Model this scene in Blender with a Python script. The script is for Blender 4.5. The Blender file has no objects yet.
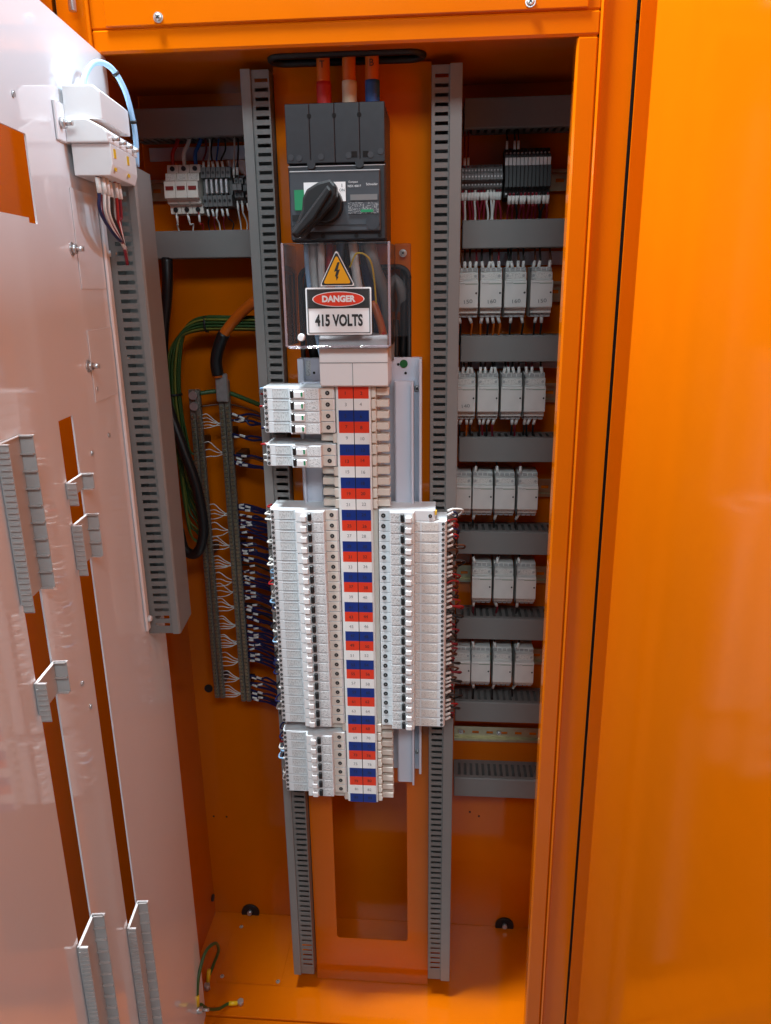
import bpy, bmesh, math, random
from mathutils import Vector, Matrix
random.seed(7)
scn = bpy.context.scene
COL = scn.collection
R = math.radians

# ------------------------------------------------------------------ camera
CAM = Vector((0.1436, -1.1678, 1.4223))
YAW, PITCH, ROLL, FPX = R(4.697), R(16.606), R(-0.7586), 755.99
fwd = Vector((-math.sin(YAW)*math.cos(PITCH), math.cos(YAW)*math.cos(PITCH), -math.sin(PITCH)))
rgt = Vector((math.cos(YAW), math.sin(YAW), 0)); upv = rgt.cross(fwd)
r2 = rgt*math.cos(ROLL) + upv*math.sin(ROLL); u2 = upv*math.cos(ROLL) - rgt*math.sin(ROLL)
cd = bpy.data.cameras.new('camera'); cam = bpy.data.objects.new('camera', cd); COL.objects.link(cam)
M = Matrix((r2, u2, -fwd)).transposed().to_4x4(); M.translation = CAM
cam.matrix_world = M
cd.sensor_fit = 'VERTICAL'; cd.sensor_height = 24; cd.lens = FPX/1024*24
cd.clip_start = .02; cd.clip_end = 100
scn.camera = cam
scn.render.resolution_x, scn.render.resolution_y = 771, 1024

# ------------------------------------------------------------------ light
w = bpy.data.worlds.new('World'); scn.world = w; w.use_nodes = True
w.node_tree.nodes['Background'].inputs[0].default_value = (.80, .86, 1, 1)
w.node_tree.nodes['Background'].inputs[1].default_value = .04
def area(name, loc, target, sx, sy, power, col):
    d = bpy.data.lights.new(name, 'AREA'); d.shape = 'RECTANGLE'; d.size = sx; d.size_y = sy
    d.energy = power; d.color = col
    o = bpy.data.objects.new(name, d); COL.objects.link(o); o.location = loc
    o.rotation_euler = (Vector(target)-Vector(loc)).to_track_quat('-Z', 'Y').to_euler()
    return o
area('ceiling_lamp_centre', (-.44, -.30, 3.40), (-.10, -.20, 0), .22, .50, 160, (.84, .94, 1))
area('ceiling_lamp_right', (1.50, -.16, 2.50), (-.3, -.36, 1.4), .30, .40, 46, (.60, .83, 1))
area('ceiling_lamp_left', (-1.60, -.20, 2.85), (.4, -.35, 1.2), .35, .50, 27, (.92, .96, 1))
area('room_fill_front', (.35, -2.6, 3.1), (0, 0, 1.0), 2.2, .6, 46, (.80, .93, 1))  # added soft fill, stands in for light from the room in front
scn.view_settings.view_transform = 'Standard'
scn.view_settings.look = 'None'
scn.view_settings.exposure = 0.12
scn.view_settings.gamma = 1

# ------------------------------------------------------------------ materials
MATS = {}
def mat(name, col, rough=.5, metal=0, noise=0, nscale=40, bump=0, bscale=300, coat=0, spec=.5, rvar=0):
    m = bpy.data.materials.new(name); m.use_nodes = True
    nt = m.node_tree; b = nt.nodes['Principled BSDF']
    b.inputs['Base Color'].default_value = (*col, 1)
    b.inputs['Roughness'].default_value = rough
    b.inputs['Metallic'].default_value = metal
    b.inputs['Specular IOR Level'].default_value = spec
    b.inputs['Coat Weight'].default_value = coat
    b.inputs['Coat Roughness'].default_value = .08
    tc = nt.nodes.new('ShaderNodeTexCoord')
    if noise:
        n = nt.nodes.new('ShaderNodeTexNoise'); n.inputs['Scale'].default_value = nscale; n.inputs['Detail'].default_value = 6
        nt.links.new(tc.outputs['Object'], n.inputs['Vector'])
        mr = nt.nodes.new('ShaderNodeMapRange'); mr.inputs[1].default_value = .3; mr.inputs[2].default_value = .7
        mr.inputs[3].default_value = 1-noise; mr.inputs[4].default_value = 1+noise*.6
        nt.links.new(n.outputs['Fac'], mr.inputs[0])
        mx = nt.nodes.new('ShaderNodeMix'); mx.data_type = 'RGBA'; mx.blend_type = 'MULTIPLY'; mx.inputs[0].default_value = 1
        mx.inputs[6].default_value = (*col, 1)
        nt.links.new(mr.outputs[0], mx.inputs[7]); nt.links.new(mx.outputs[2], b.inputs['Base Color'])
    if rvar:
        n3 = nt.nodes.new('ShaderNodeTexNoise'); n3.inputs['Scale'].default_value = 9; n3.inputs['Detail'].default_value = 8
        nt.links.new(tc.outputs['Object'], n3.inputs['Vector'])
        m3 = nt.nodes.new('ShaderNodeMapRange'); m3.inputs[1].default_value = .3; m3.inputs[2].default_value = .7
        m3.inputs[3].default_value = rough-rvar; m3.inputs[4].default_value = rough+rvar
        nt.links.new(n3.outputs['Fac'], m3.inputs[0]); nt.links.new(m3.outputs[0], b.inputs['Roughness'])
    if bump:
        n2 = nt.nodes.new('ShaderNodeTexNoise'); n2.inputs['Scale'].default_value = bscale; n2.inputs['Detail'].default_value = 2
        nt.links.new(tc.outputs['Object'], n2.inputs['Vector'])
        bp = nt.nodes.new('ShaderNodeBump'); bp.inputs['Strength'].default_value = bump; bp.inputs['Distance'].default_value = .001
        nt.links.new(n2.outputs['Fac'], bp.inputs['Height']); nt.links.new(bp.outputs[0], b.inputs['Normal'])
    MATS[name] = m
    return m
mat('orange', (.62, .130, .001), .10, noise=.02, nscale=25, bump=.03, bscale=300, rvar=.02, spec=.3)
mat('panel_white', (.80, .80, .82), .045, noise=.015, nscale=9, bump=.008, bscale=160, rvar=.02, spec=.7)
mat('chassis_white', (.62, .65, .74), .30, noise=.03, nscale=20)
mat('duct', (.185, .180, .172), .48, noise=.04, nscale=30, spec=.4)
mat('lid', (.225, .220, .212), .42, noise=.04, nscale=18, spec=.4)
mat('plastic', (.74, .78, .80), .38, noise=.04, nscale=60)
mat('plastic_warm', (.74, .69, .62), .42, noise=.05, nscale=60)
mat('contactor', (.70, .69, .66), .42, noise=.05, nscale=50)
mat('filler', (.50, .49, .48), .42, noise=.04)
mat('contactor_grey', (.42, .42, .42), .45, noise=.05, nscale=50)
mat('finger', (.72, .66, .58), .45, noise=.05, nscale=50)
mat('white_glossy', (.82, .82, .82), .22)
mat('sign_white', (.84, .84, .84), .3)
mat('charcoal', (.028, .031, .038), .42, noise=.12, nscale=90, bump=.05, bscale=900)
mat('charcoal_light', (.048, .054, .064), .42, noise=.1, nscale=90)
mat('black', (.012, .012, .013), .35)
mat('rubber', (.010, .010, .011), .55)
mat('hole', (.004, .004, .004), .8)
mat('steel', (.62, .62, .62), .28, .7, noise=.12, nscale=120)
mat('zinc', (.40, .36, .24), .32, .8, noise=.12, nscale=80)
mat('nickel', (.24, .22, .185), .38, .45, noise=.25, nscale=150)
mat('red', (.62, .020, .014), .40)
mat('tile_red', (.74, .042, .012), .40, noise=.03, nscale=80)
mat('tile_blue', (.005, .028, .21), .40, noise=.05, nscale=80)
mat('tile_white', (.82, .82, .80), .40, noise=.03, nscale=80)
mat('ink', (.02, .02, .02), .6)
mat('ink_grey', (.20, .20, .20), .6)
mat('ink_light', (.55, .57, .58), .5)
mat('green', (.010, .22, .085), .45)
mat('green_dot', (.012, .12, .03), .4)
mat('yellow', (.80, .50, .01), .4)
mat('sign_yellow', (.85, .40, .01), .35)
mat('cable_orange', (.62, .125, .008), .42, noise=.05)
mat('cable_black', (.010, .010, .011), .42)
mat('wire_black', (.014, .013, .013), .45)
mat('wire_blue', (.008, .014, .075), .45)
mat('wire_pale_blue', (.33, .56, .80), .35)
mat('wire_red', (.36, .012, .014), .45)
mat('wire_dark_red', (.22, .010, .024), .45)
mat('wire_white', (.72, .70, .66), .45)
mat('wire_brown', (.10, .03, .012), .45)
mat('ferrule', (.78, .77, .74), .45)
mat('sleeve_red', (.55, .022, .020), .5)
mat('sleeve_cream', (.72, .60, .42), .5)
mat('sleeve_blue', (.015, .10, .36), .5)
mat('fuse_red', (.22, .015, .012), .35)
mat('relay_black', (.014, .014, .015), .4)
mat('terminal_grey', (.16, .16, .16), .5, noise=.06)
mat('floor_grey', (.22, .22, .22), .6, noise=.12, nscale=8)

def print_mat(name, base, ink, sx, sz, amount):
    """flat print: rows of small dark marks on a pale label"""
    m = mat(name, base, .42); nt = m.node_tree; b = nt.nodes['Principled BSDF']
    tc = nt.nodes.new('ShaderNodeTexCoord'); mp = nt.nodes.new('ShaderNodeMapping')
    mp.inputs['Scale'].default_value = (sx, 1, sz); nt.links.new(tc.outputs['Object'], mp.inputs[0])
    oi = nt.nodes.new('ShaderNodeObjectInfo'); nt.links.new(oi.outputs['Random'], mp.inputs['Location'])
    n = nt.nodes.new('ShaderNodeTexNoise'); n.inputs['Scale'].default_value = 1; n.inputs['Detail'].default_value = 1.5
    nt.links.new(mp.outputs[0], n.inputs['Vector'])
    mr = nt.nodes.new('ShaderNodeMapRange'); mr.inputs[1].default_value = .50; mr.inputs[2].default_value = .62
    mr.inputs[3].default_value = 0; mr.inputs[4].default_value = amount; nt.links.new(n.outputs['Fac'], mr.inputs[0])
    mx = nt.nodes.new('ShaderNodeMix'); mx.data_type = 'RGBA'; mx.inputs[6].default_value = (*base, 1); mx.inputs[7].default_value = (*ink, 1)
    nt.links.new(mr.outputs[0], mx.inputs[0]); nt.links.new(mx.outputs[2], b.inputs['Base Color'])
print_mat('print', (.72, .74, .74), (.20, .21, .21), 380, 900, .62)
print_mat('print_rows', (.66, .68, .68), (.25, .26, .26), 1100, 260, .55)
print_mat('print_warm', (.72, .70, .66), (.30, .28, .26), 500, 700, .45)
print_mat('print_dark', (.05, .055, .065), (.5, .52, .52), 500, 900, .5)
mat('green_yellow', (.030, .085, .020), .42)
mat('yellow_green', (.17, .18, .03), .42)
def clear_mat():
    m = bpy.data.materials.new('clear'); m.use_nodes = True; nt = m.node_tree
    for n in list(nt.nodes): nt.nodes.remove(n)
    o = nt.nodes.new('ShaderNodeOutputMaterial'); mx = nt.nodes.new('ShaderNodeMixShader')
    t = nt.nodes.new('ShaderNodeBsdfTransparent'); t.inputs[0].default_value = (.98, .965, .97, 1)
    g = nt.nodes.new('ShaderNodeBsdfGlossy'); g.inputs['Roughness'].default_value = .05
    fr = nt.nodes.new('ShaderNodeFresnel'); fr.inputs[0].default_value = 1.5
    ad = nt.nodes.new('ShaderNodeMath'); ad.operation = 'ADD'; ad.inputs[1].default_value = .05
    nt.links.new(fr.outputs[0], ad.inputs[0]); nt.links.new(ad.outputs[0], mx.inputs[0])
    nt.links.new(t.outputs[0], mx.inputs[1]); nt.links.new(g.outputs[0], mx.inputs[2]); nt.links.new(mx.outputs[0], o.inputs[0])
    df = nt.nodes.new('ShaderNodeBsdfDiffuse'); df.inputs[0].default_value = (.85, .84, .88, 1)
    m2 = nt.nodes.new('ShaderNodeMixShader'); m2.inputs[0].default_value = .014
    nt.links.new(mx.outputs[0], m2.inputs[1]); nt.links.new(df.outputs[0], m2.inputs[2]); nt.links.new(m2.outputs[0], o.inputs[0])
    MATS['clear'] = m
    e = m.copy(); e.name = 'clear_edge'; MATS['clear_edge'] = e
    for n in e.node_tree.nodes:
        if n.type == 'MIX_SHADER' and abs(n.inputs[0].default_value-.014) < 1e-4: n.inputs[0].default_value = .22
        if n.type == 'BSDF_DIFFUSE': n.inputs[0].default_value = (.78, .62, .68, 1)
clear_mat()

# ------------------------------------------------------------------ builders
ORIG = {}
def thing(name, label, cat, loc=(0, 0, 0), rotz=0, group=None):
    o = bpy.data.objects.new(name, None); COL.objects.link(o); o.empty_display_size = .02
    o.location = loc; o.rotation_euler = (0, 0, rotz); o['label'] = label; o['category'] = cat
    if group: o['group'] = group
    ORIG[o] = Vector(loc)
    return o
def tag(o, label, cat, group=None):
    o['label'] = label; o['category'] = cat
    if group: o['group'] = group
    return o
def dup(root, loc, label, group=None):
    r = root.copy(); COL.objects.link(r); r.location = loc; r['label'] = label
    if group: r['group'] = group
    for ch in root.children:
        c = ch.copy(); COL.objects.link(c); c.parent = r
        for g in ch.children:
            d = g.copy(); COL.objects.link(d); d.parent = c
    return r

class MB:
    def __init__(s): s.v = []; s.f = []; s.sm = []
    def add(s, vs, fs, smooth=False):
        n = len(s.v); s.v += [tuple(v) for v in vs]
        for f in fs: s.f.append([i+n for i in f]); s.sm.append(smooth)
        return s
    def box(s, x0, x1, y0, y1, z0, z1):
        x0, x1 = sorted((x0, x1)); y0, y1 = sorted((y0, y1)); z0, z1 = sorted((z0, z1))
        v = [(x, y, z) for x in (x0, x1) for y in (y0, y1) for z in (z0, z1)]
        return s.add(v, [(0,1,3,2),(4,6,7,5),(0,4,5,1),(2,3,7,6),(0,2,6,4),(1,5,7,3)])
    def cbox(s, x0, x1, y0, y1, z0, z1, c=.001):
        x0, x1 = sorted((x0, x1)); y0, y1 = sorted((y0, y1)); z0, z1 = sorted((z0, z1))
        c = min(c, (x1-x0)*.45, (y1-y0)*.45, (z1-z0)*.45)
        bm = bmesh.new()
        for i, x in enumerate((x0, x1)):
            for j, y in enumerate((y0, y1)):
                for k, z in enumerate((z0, z1)):
                    a, b, d = c*(1-2*i), c*(1-2*j), c*(1-2*k)
                    for q in ((x, y+b, z+d), (x+a, y, z+d), (x+a, y+b, z)): bm.verts.new(q)
        bmesh.ops.convex_hull(bm, input=bm.verts)
        bmesh.ops.dissolve_limit(bm, angle_limit=.01, verts=bm.verts, edges=bm.edges)
        bm.verts.index_update()
        s.add([v.co for v in bm.verts], [[v.index for v in f.verts] for f in bm.faces]); bm.free()
        return s
    def prism(s, poly, axis, a, b):
        """poly: 2D points; axis 'x': (y,z)  'y': (x,z)  'z': (x,y)"""
        n = len(poly)
        def P(p, t): return {'x': (t, p[0], p[1]), 'y': (p[0], t, p[1]), 'z': (p[0], p[1], t)}[axis]
        v = [P(p, a) for p in poly] + [P(p, b) for p in poly]
        return s.add(v, [list(range(n))[::-1], list(range(n, 2*n))] + [(i, (i+1) % n, n+(i+1) % n, n+i) for i in range(n)])
    def cyl(s, p0, p1, r, n=12, r1=None):
        p0, p1 = Vector(p0), Vector(p1); d = (p1-p0).normalized(); r1 = r if r1 is None else r1
        a = d.orthogonal().normalized(); b = d.cross(a)
        ring = [a*math.cos(2*math.pi*i/n)+b*math.sin(2*math.pi*i/n) for i in range(n)]
        v = [p0+q*r for q in ring]+[p1+q*r1 for q in ring]
        s.add(v, [(i, (i+1) % n, n+(i+1) % n, n+i) for i in range(n)], True)
        k = len(s.v)-2*n
        s.f += [[k+i for i in range(n)][::-1], [k+n+i for i in range(n)]]; s.sm += [False, False]
        return s
    def tube(s, pts, r, n=8):
        pts = [Vector(p) for p in pts]; m = len(pts)
        t = [(pts[min(i+1, m-1)]-pts[max(i-1, 0)]).normalized() for i in range(m)]
        a = t[0].orthogonal().normalized(); v = []
        for i in range(m):
            a = (a-t[i]*a.dot(t[i])).normalized(); b = t[i].cross(a)
            v += [pts[i]+(a*math.cos(2*math.pi*k/n)+b*math.sin(2*math.pi*k/n))*r for k in range(n)]
        f = [(i*n+k, i*n+(k+1) % n, (i+1)*n+(k+1) % n, (i+1)*n+k) for i in range(m-1) for k in range(n)]
        k0 = len(s.v); s.add(v, f, True)
        s.f += [[k0+i for i in range(n)][::-1], [k0+(m-1)*n+i for i in range(n)]]; s.sm += [False, False]
        return s
    def perf(s, us, vs, holes, t0, t1, mp):
        """plate on a grid with rectangular holes; mp(u,v,t)->xyz"""
        us = sorted(set(us+[h[0] for h in holes]+[h[1] for h in holes])); vs = sorted(set(vs+[h[2] for h in holes]+[h[3] for h in holes]))
        nu, nv = len(us), len(vs)
        iu = {u: i for i, u in enumerate(us)}; iv = {u: i for i, u in enumerate(vs)}
        H = set()
        for h in holes:
            for i in range(iu[h[0]], iu[h[1]]):
                for j in range(iv[h[2]], iv[h[3]]): H.add((i, j))
        solid = lambda i, j: 0 <= i < nu-1 and 0 <= j < nv-1 and (i, j) not in H
        V = [mp(u, v, t) for t in (t0, t1) for u in us for v in vs]; N = nu*nv
        g = lambda i, j: i*nv+j
        F = []
        for i in range(nu-1):
            for j in range(nv-1):
                if not solid(i, j): continue
                q = (g(i, j), g(i+1, j), g(i+1, j+1), g(i, j+1))
                F.append(q); F.append(tuple(x+N for x in q[::-1]))
                for (di, dj, a, b) in ((-1, 0, g(i, j), g(i, j+1)), (1, 0, g(i+1, j), g(i+1, j+1)), (0, -1, g(i, j), g(i+1, j)), (0, 1, g(i, j+1), g(i+1, j+1))):
                    if not solid(i+di, j+dj): F.append((a, b, b+N, a+N))
        return s.add(V, F)
    def plate(s, outer, holes, t0, t1, mp):
        """plate with polygonal holes (loops of 2D points)"""
        bm = bmesh.new(); edges = []
        for loop in [outer]+holes:
            vs = [bm.verts.new((p[0], p[1], 0)) for p in loop]
            edges += [bm.edges.new((vs[i], vs[(i+1) % len(vs)])) for i in range(len(vs))]
        bmesh.ops.triangle_fill(bm, use_beauty=True, use_dissolve=False, edges=edges)
        bm.verts.index_update(); n = len(bm.verts); P = [v.co.copy() for v in bm.verts]
        F = [[v.index for v in f.verts] for f in bm.faces]
        B = [(e.verts[0].index, e.verts[1].index) for e in bm.edges if len(e.link_faces) == 1]
        bm.free()
        V = [mp(p.x, p.y, t0) for p in P]+[mp(p.x, p.y, t1) for p in P]
        return s.add(V, F+[[i+n for i in f[::-1]] for f in F]+[(a, b, b+n, a+n) for a, b in B])
    def build(s, name, m, parent=None, local=False, bevel=0, label=None, kind=None):
        me = bpy.data.meshes.new(name); root = parent
        while root is not None and root.parent is not None: root = root.parent
        off = Vector((0, 0, 0)) if (parent is None or local) else ORIG.get(root, Vector((0, 0, 0)))
        me.from_pydata([tuple(Vector(v)-off) for v in s.v], [], s.f)
        me.polygons.foreach_set('use_smooth', s.sm)
        bm = bmesh.new(); bm.from_mesh(me)
        bmesh.ops.recalc_face_normals(bm, faces=bm.faces)
        if bevel:
            es = [e for e in bm.edges if len(e.link_faces) == 2 and e.calc_face_angle(0) > .5]
            bmesh.ops.bevel(bm, geom=es, offset=bevel, segments=2, affect='EDGES', profile=.6, clamp_overlap=True)
        bm.to_mesh(me); bm.free()
        me.materials.append(MATS[m] if isinstance(m, str) else m)
        o = bpy.data.objects.new(name, me); COL.objects.link(o)
        if parent is not None: o.parent = parent
        if label: o['label'] = label
        if kind: o['kind'] = kind
        return o

def smooth(pts, n=8):
    P = [Vector(p) for p in pts]; P = [P[0]*2-P[1]]+P+[P[-1]*2-P[-2]]; out = []
    for i in range(1, len(P)-2):
        a, b, c, d = P[i-1:i+3]
        for k in range(n):
            t = k/n
            out.append(.5*((2*b)+(c-a)*t+(2*a-5*b+4*c-d)*t*t+(3*b-a-3*c+d)*t**3))
    out.append(P[-2]); return out
def rrect(x0, x1, z0, z1, r, n=6):
    out = []
    for cx, cz, a0 in ((x1-r, z1-r, 0), (x0+r, z1-r, 90), (x0+r, z0+r, 180), (x1-r, z0+r, 270)):
        for k in range(n+1):
            a = R(a0+90*k/n); out.append((cx+r*math.cos(a), cz+r*math.sin(a)))
    return out
def ellipse(cx, cz, a, b, n=40): return [(cx+a*math.cos(2*math.pi*i/n), cz+b*math.sin(2*math.pi*i/n)) for i in range(n)]

# text meshes: all made in one pass
TX = {}
def text_meshes(items):
    objs = []
    for key, s, size, off in items:
        c = bpy.data.curves.new('t', 'FONT'); c.body = s; c.size = size; c.align_x = 'CENTER'; c.align_y = 'CENTER'; c.offset = off
        c.resolution_u = 3
        o = bpy.data.objects.new('t', c); COL.objects.link(o); objs.append((key, o))
    bpy.context.view_layer.update(); dg = bpy.context.evaluated_depsgraph_get()
    for key, o in objs: TX[key] = bpy.data.meshes.new_from_object(o.evaluated_get(dg))
    for key, o in objs:
        c = o.data; bpy.data.objects.remove(o); bpy.data.curves.remove(c)
ITEMS = [('n%d' % i, str(i), .0075, 0) for i in range(1, 85)]
ITEMS += [('danger', 'DANGER', .0150, .00075), ('volts', '415 VOLTS', .0225, .0008), ('c150', '150', .011, 0), ('c160', '160', .011, 0), ('c140', '140', .011, 0),
          ('brand', 'Schneider', .0072, .0001), ('model', 'Compact', .0060, .0001), ('model2', 'NSX 400 F', .0060, .0001), ('brand_small', 'Schneider', .0050, 0),
          ('T', 'T', .013, 0), ('B', 'B', .013, 0), ('one', 'I', .006, .0001), ('on', 'ON', .005, 0)]
text_meshes(ITEMS)
def text(name, key, m, parent, x, y, z, sx=1, sz=1, rot=0):
    """text facing -Y, at world x,y,z (centre)"""
    root = parent
    while root.parent is not None: root = root.parent
    me = TX[key]; ck = (key, m)
    if ck not in TX:
        me = me.copy(); me.materials.clear(); me.materials.append(MATS[m]); TX[ck] = me
    o = bpy.data.objects.new(name, TX[ck]); COL.objects.link(o); o.parent = parent
    o.location = Vector((x, y, z))-ORIG.get(root, Vector((0, 0, 0))); o.rotation_euler = (R(90), R(rot), 0); o.scale = (sx, sz, 1)
    return o
ORD = ['first', 'second', 'third', 'fourth', 'fifth', 'sixth', 'seventh', 'eighth', 'ninth', 'tenth', 'eleventh', 'twelfth', 'thirteenth', 'fourteenth', 'fifteenth', 'sixteenth', 'seventeenth', 'eighteenth', 'nineteenth', 'twentieth', 'twenty-first', 'twenty-second']
rnd = random.uniform
XZ = lambda u, v, t: (u, t, v)
XYm = lambda u, v, t: (u, v, t)

# ------------------------------------------------------------------ setting
fl = MB().box(-2.5, 2.5, -3, .6, -.13, -.10).build('floor', 'floor_grey'); fl['kind'] = 'structure'

# ------------------------------------------------------------------ cabinet
YB, YF, ZC, ZT = .25, -.05, 1.742, 1.95
cab = thing('switchboard_cabinet', 'tall bright orange powder-coated switchboard cabinet standing open', 'cabinet', (0, .1, -.10))
MB().box(-.395, .395, YB, YB+.002, -.10, ZT).build('back_wall', 'orange', cab)
MB().box(-.395, -.392, YF+.004, YB-.001, -.10, ZT).build('side_wall', 'orange', cab)
MB().box(.392, .395, YF+.004, YB-.001, -.10, ZT).build('side_wall', 'orange', cab)
MB().box(-.3915, .3915, YF+.03, YB-.001, -.004, 0).build('floor_plate', 'orange', cab)
MB().box(-.40, .40, YF, YB, ZT, ZT+.003).build('roof', 'orange', cab)
# ceiling sheet with the oval cable entry
oval = rrect(-.116, .106, .038, .080, .0205, 8)
MB().plate([(-.3915, YF+.012), (.3915, YF+.012), (.3915, YB-.001), (-.3915, YB-.001)], [oval], ZC, ZC+.003, XYm).build('ceiling_plate', 'orange', cab)
tr = [Vector((p[0], p[1], ZC-.002)) for p in oval]
MB().tube(tr+[tr[0]], .0048, 8).build('entry_grommet', 'rubber', cab)
MB().box(-.13, .12, .02, .10, ZC+.05, ZC+.052).build('entry_cover', 'black', cab)
# front frame: header, stiles, sill, raised ridges
MB().cbox(-.335, .335, YF, YF+.012, 1.727, 1.756, .003).build('header', 'orange', cab)
MB().cbox(-.335, .335, YF+.001, YF+.012, 1.756, ZT, .002).build('header_top', 'orange', cab)
MB().cbox(-.313, .318, YF-.0025, YF, 1.7575, ZT-.01, .0012).build('screw_panel', 'orange', cab)
for sx in (-1, 1):
    if sx > 0: MB().cbox(.306, .334, YF, YF+.03, -.02, 1.727, .003).build('stile', 'orange', cab)
    MB().cbox(sx*.334, sx*.3385, YF-.006, YF+.03, -.02, ZT, .002).build('stile_ridge', 'orange', cab)
    MB().box(sx*.3385, sx*.3785, YF, YF+.03, -.09, ZT).build('stile_flange', 'orange', cab)
MB().cbox(-.334, .306, YF, YF+.03, -.02, .006, .003).build('sill', 'orange', cab)
MB().box(-.38, .38, YF, YF+.01, -.10, -.021).build('plinth', 'orange', cab)
def screw(name, parent, p, d, r=.006, m='steel', h=.004, local=False):
    p = Vector(p); d = Vector(d).normalized(); b = MB()
    b.cyl(p, p+d*h*.35, r*1.0, 14); b.cyl(p+d*h*.35, p+d*h, r*.82, 14, r*.5)
    o = b.build(name, m, parent, local); a = d.orthogonal().normalized(); c = d.cross(a)
    k = MB(); q = p+d*(h*1.02)
    k.cyl(q-a*r*.42, q+a*r*.42, r*.11, 5); k.cyl(q-c*r*.42, q+c*r*.42, r*.11, 5); k.build('drive_slot', 'hole', o, local)
    return o
for x, z in ((-.240, 1.766), (.245, 1.766)): screw('screw', cab, (x, YF-.0025, z), (0, -1, 0), .0065)
MB().cbox(-.391, .391, YF+.031, .056, .0005, .0075, .0015).build('floor_ledge', 'orange', cab)
# gland plate let into the floor with its screws
MB().cbox(-.335, -.195, .062, .215, .0005, .002, .0006).build('gland_plate', 'orange', cab)
for x, y in ((-.318, .207), (-.325, .075), (-.202, .07)): screw('screw', cab, (x, y, .002), (0, 0, 1), .0045, h=.003)
# lifting-bolt grommets at the foot of the back wall
for x, z in ((-.306, .006), (.290, .006)):
    MB().cyl((x, YB-.0005, z), (x, YB-.006, z), .021, 24).build('grommet', 'rubber', cab)
    MB().cyl((x, YB-.006, z+.005), (x, YB-.014, z+.005), .0055, 6).build('bolt', 'steel', cab)
MB().cyl((-.360, YB-.0005, .598), (-.360, YB-.003, .598), .009, 14).build('plug', 'rubber', cab)
MB().cyl((-.3915, .235, .054), (-.388, .235, .054), .008, 14).build('plug', 'rubber', cab)
for x, z in ((-.395+.02, .27), (-.345, .27), (.205, .31), (.225, .30)):
    MB().cyl((x, YB-.0003, z), (x, YB-.001, z), .0022, 8).build('hole', 'hole', cab)
# centre mounting panel
cut1 = rrect(-.092, .083, 1.262, 1.452, .018); cut2 = rrect(-.073, .075, .114, .500, .006)
MB().plate([(-.119, .002), (.117, .002), (.117, 1.738), (-.119, 1.738)], [cut1, cut2], .085, .0875, XZ).build('centre_panel', 'orange', cab)
for x0, x1 in ((-.119, -.1165), (.1145, .117)): MB().box(x0, x1, .0876, .20, .002, 1.738).build('panel_flange', 'orange', cab)
edge = [Vector((p[0], .086, p[1])) for p in cut1]
MB().tube(edge+[edge[0]], .0042, 6).build('edge_trim', 'rubber', cab)
# doors
def door(sx, ang, wdt, lab):
    hx, hy = sx*.384, YF-.004; a = R(ang)
    d = Vector((sx*math.sin(a), -math.cos(a), 0)); n = Vector((-sx*math.cos(a), -math.sin(a), 0))   # n: inward face
    def P(v, t, z): return tuple(Vector((hx, hy, 0))+Vector((sx*.0185, 0, 0))+d*v+n*t+Vector((0, 0, z)))
    def slab(b, v0, v1, t0, t1, z0, z1):
        vs = [P(v, t, z) for v in (v0, v1) for t in (t0, t1) for z in (z0, z1)]
        return b.add(vs, [(0,1,3,2),(4,6,7,5),(0,4,5,1),(2,3,7,6),(0,2,6,4),(1,5,7,3)])
    D = slab(MB(), 0, wdt, -.0015, 0, -.05, 1.93).build('door', 'orange', cab, label=lab)
    slab(MB(), -.0015, 0, -.0015, .0205, -.05, 1.93).build('hinge_edge', 'orange', D)
    slab(MB(), wdt, wdt+.0015, -.0015, .019, -.05, 1.93).build('lock_edge', 'orange', D)
    slab(MB(), .001, wdt, .0002, .019, 1.9285, 1.93).build('top_edge', 'orange', D)
    slab(MB(), .001, wdt, .0002, .019, -.05, -.0485).build('bottom_edge', 'orange', D)
    return D
door(1, 9, .72, 'right-hand orange door swung open')
door(-1, 4, .68, 'left-hand orange door behind the white inner panel')
MB().box(.3788, .3850, YF+.012, YF+.02, -.09, 1.95).build('hinge_gap_shade', 'rubber', cab)  # black strips painted in for the shade inside both hinge gaps
MB().box(-.3850, -.3788, YF+.012, YF+.02, -.09, 1.95).build('hinge_gap_shade', 'rubber', cab)
MB().cyl((-.352, YF-.010, 1.775), (-.352, YF-.010, 1.86), .005, 10).build('hinge', 'steel', cab)

# ------------------------------------------------------------------ wiring ducts
def vduct(x0, x1, lid0, lid1, yf, yb, z0, z1, label, pitch=.0125):
    """slots face forward; lid wraps the outer edge"""
    xs0, xs1 = min(x0, lid0), max(x1, lid1)
    t = thing('wiring_duct', label, 'wiring duct', ((xs0+xs1)/2, yb, z0))
    lo, hi = (x0, x1) if x0 < x1 else (x1, x0)
    n = int((z1-z0-.02)/pitch); hol = []
    for i in range(n):
        z = z1-.014-i*pitch
        hol.append((lo+.005, hi-.0022, z-.0026, z+.0026))
    MB().perf([lo, hi], [z0, z1], hol, yf, yf+.0018, XZ).build('slotted_wall', 'duct', t)
    wl = lo if abs(lo-lid1) > abs(hi-lid0) else hi-.0018
    b = MB(); inner = lo if lid0 >= hi-1e-6 else hi-.0018
    b.box(inner, inner+.0018, yf+.0018, yb, z0, z1)
    b.box(min(lo, lid0)+.0025 if lid0 < lo else lo, max(hi, lid1)-.0025 if lid1 > hi else hi, yb, yb+.0018, z0, z1); b.build('back_channel', 'duct', t)
    b = MB(); l0, l1 = sorted((lid0, lid1)); e = .0034
    b.cbox(l0, l1, yf-e, yf-.0002, z0-.001, z1+.001, .0007)
    ox = l0 if lid0 < lo else l1-.002
    b.box(ox, ox+.002, yf-.0002, yb+.002, z0-.001, z1+.001); b.build('lid', 'lid', t)
    return t
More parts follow.
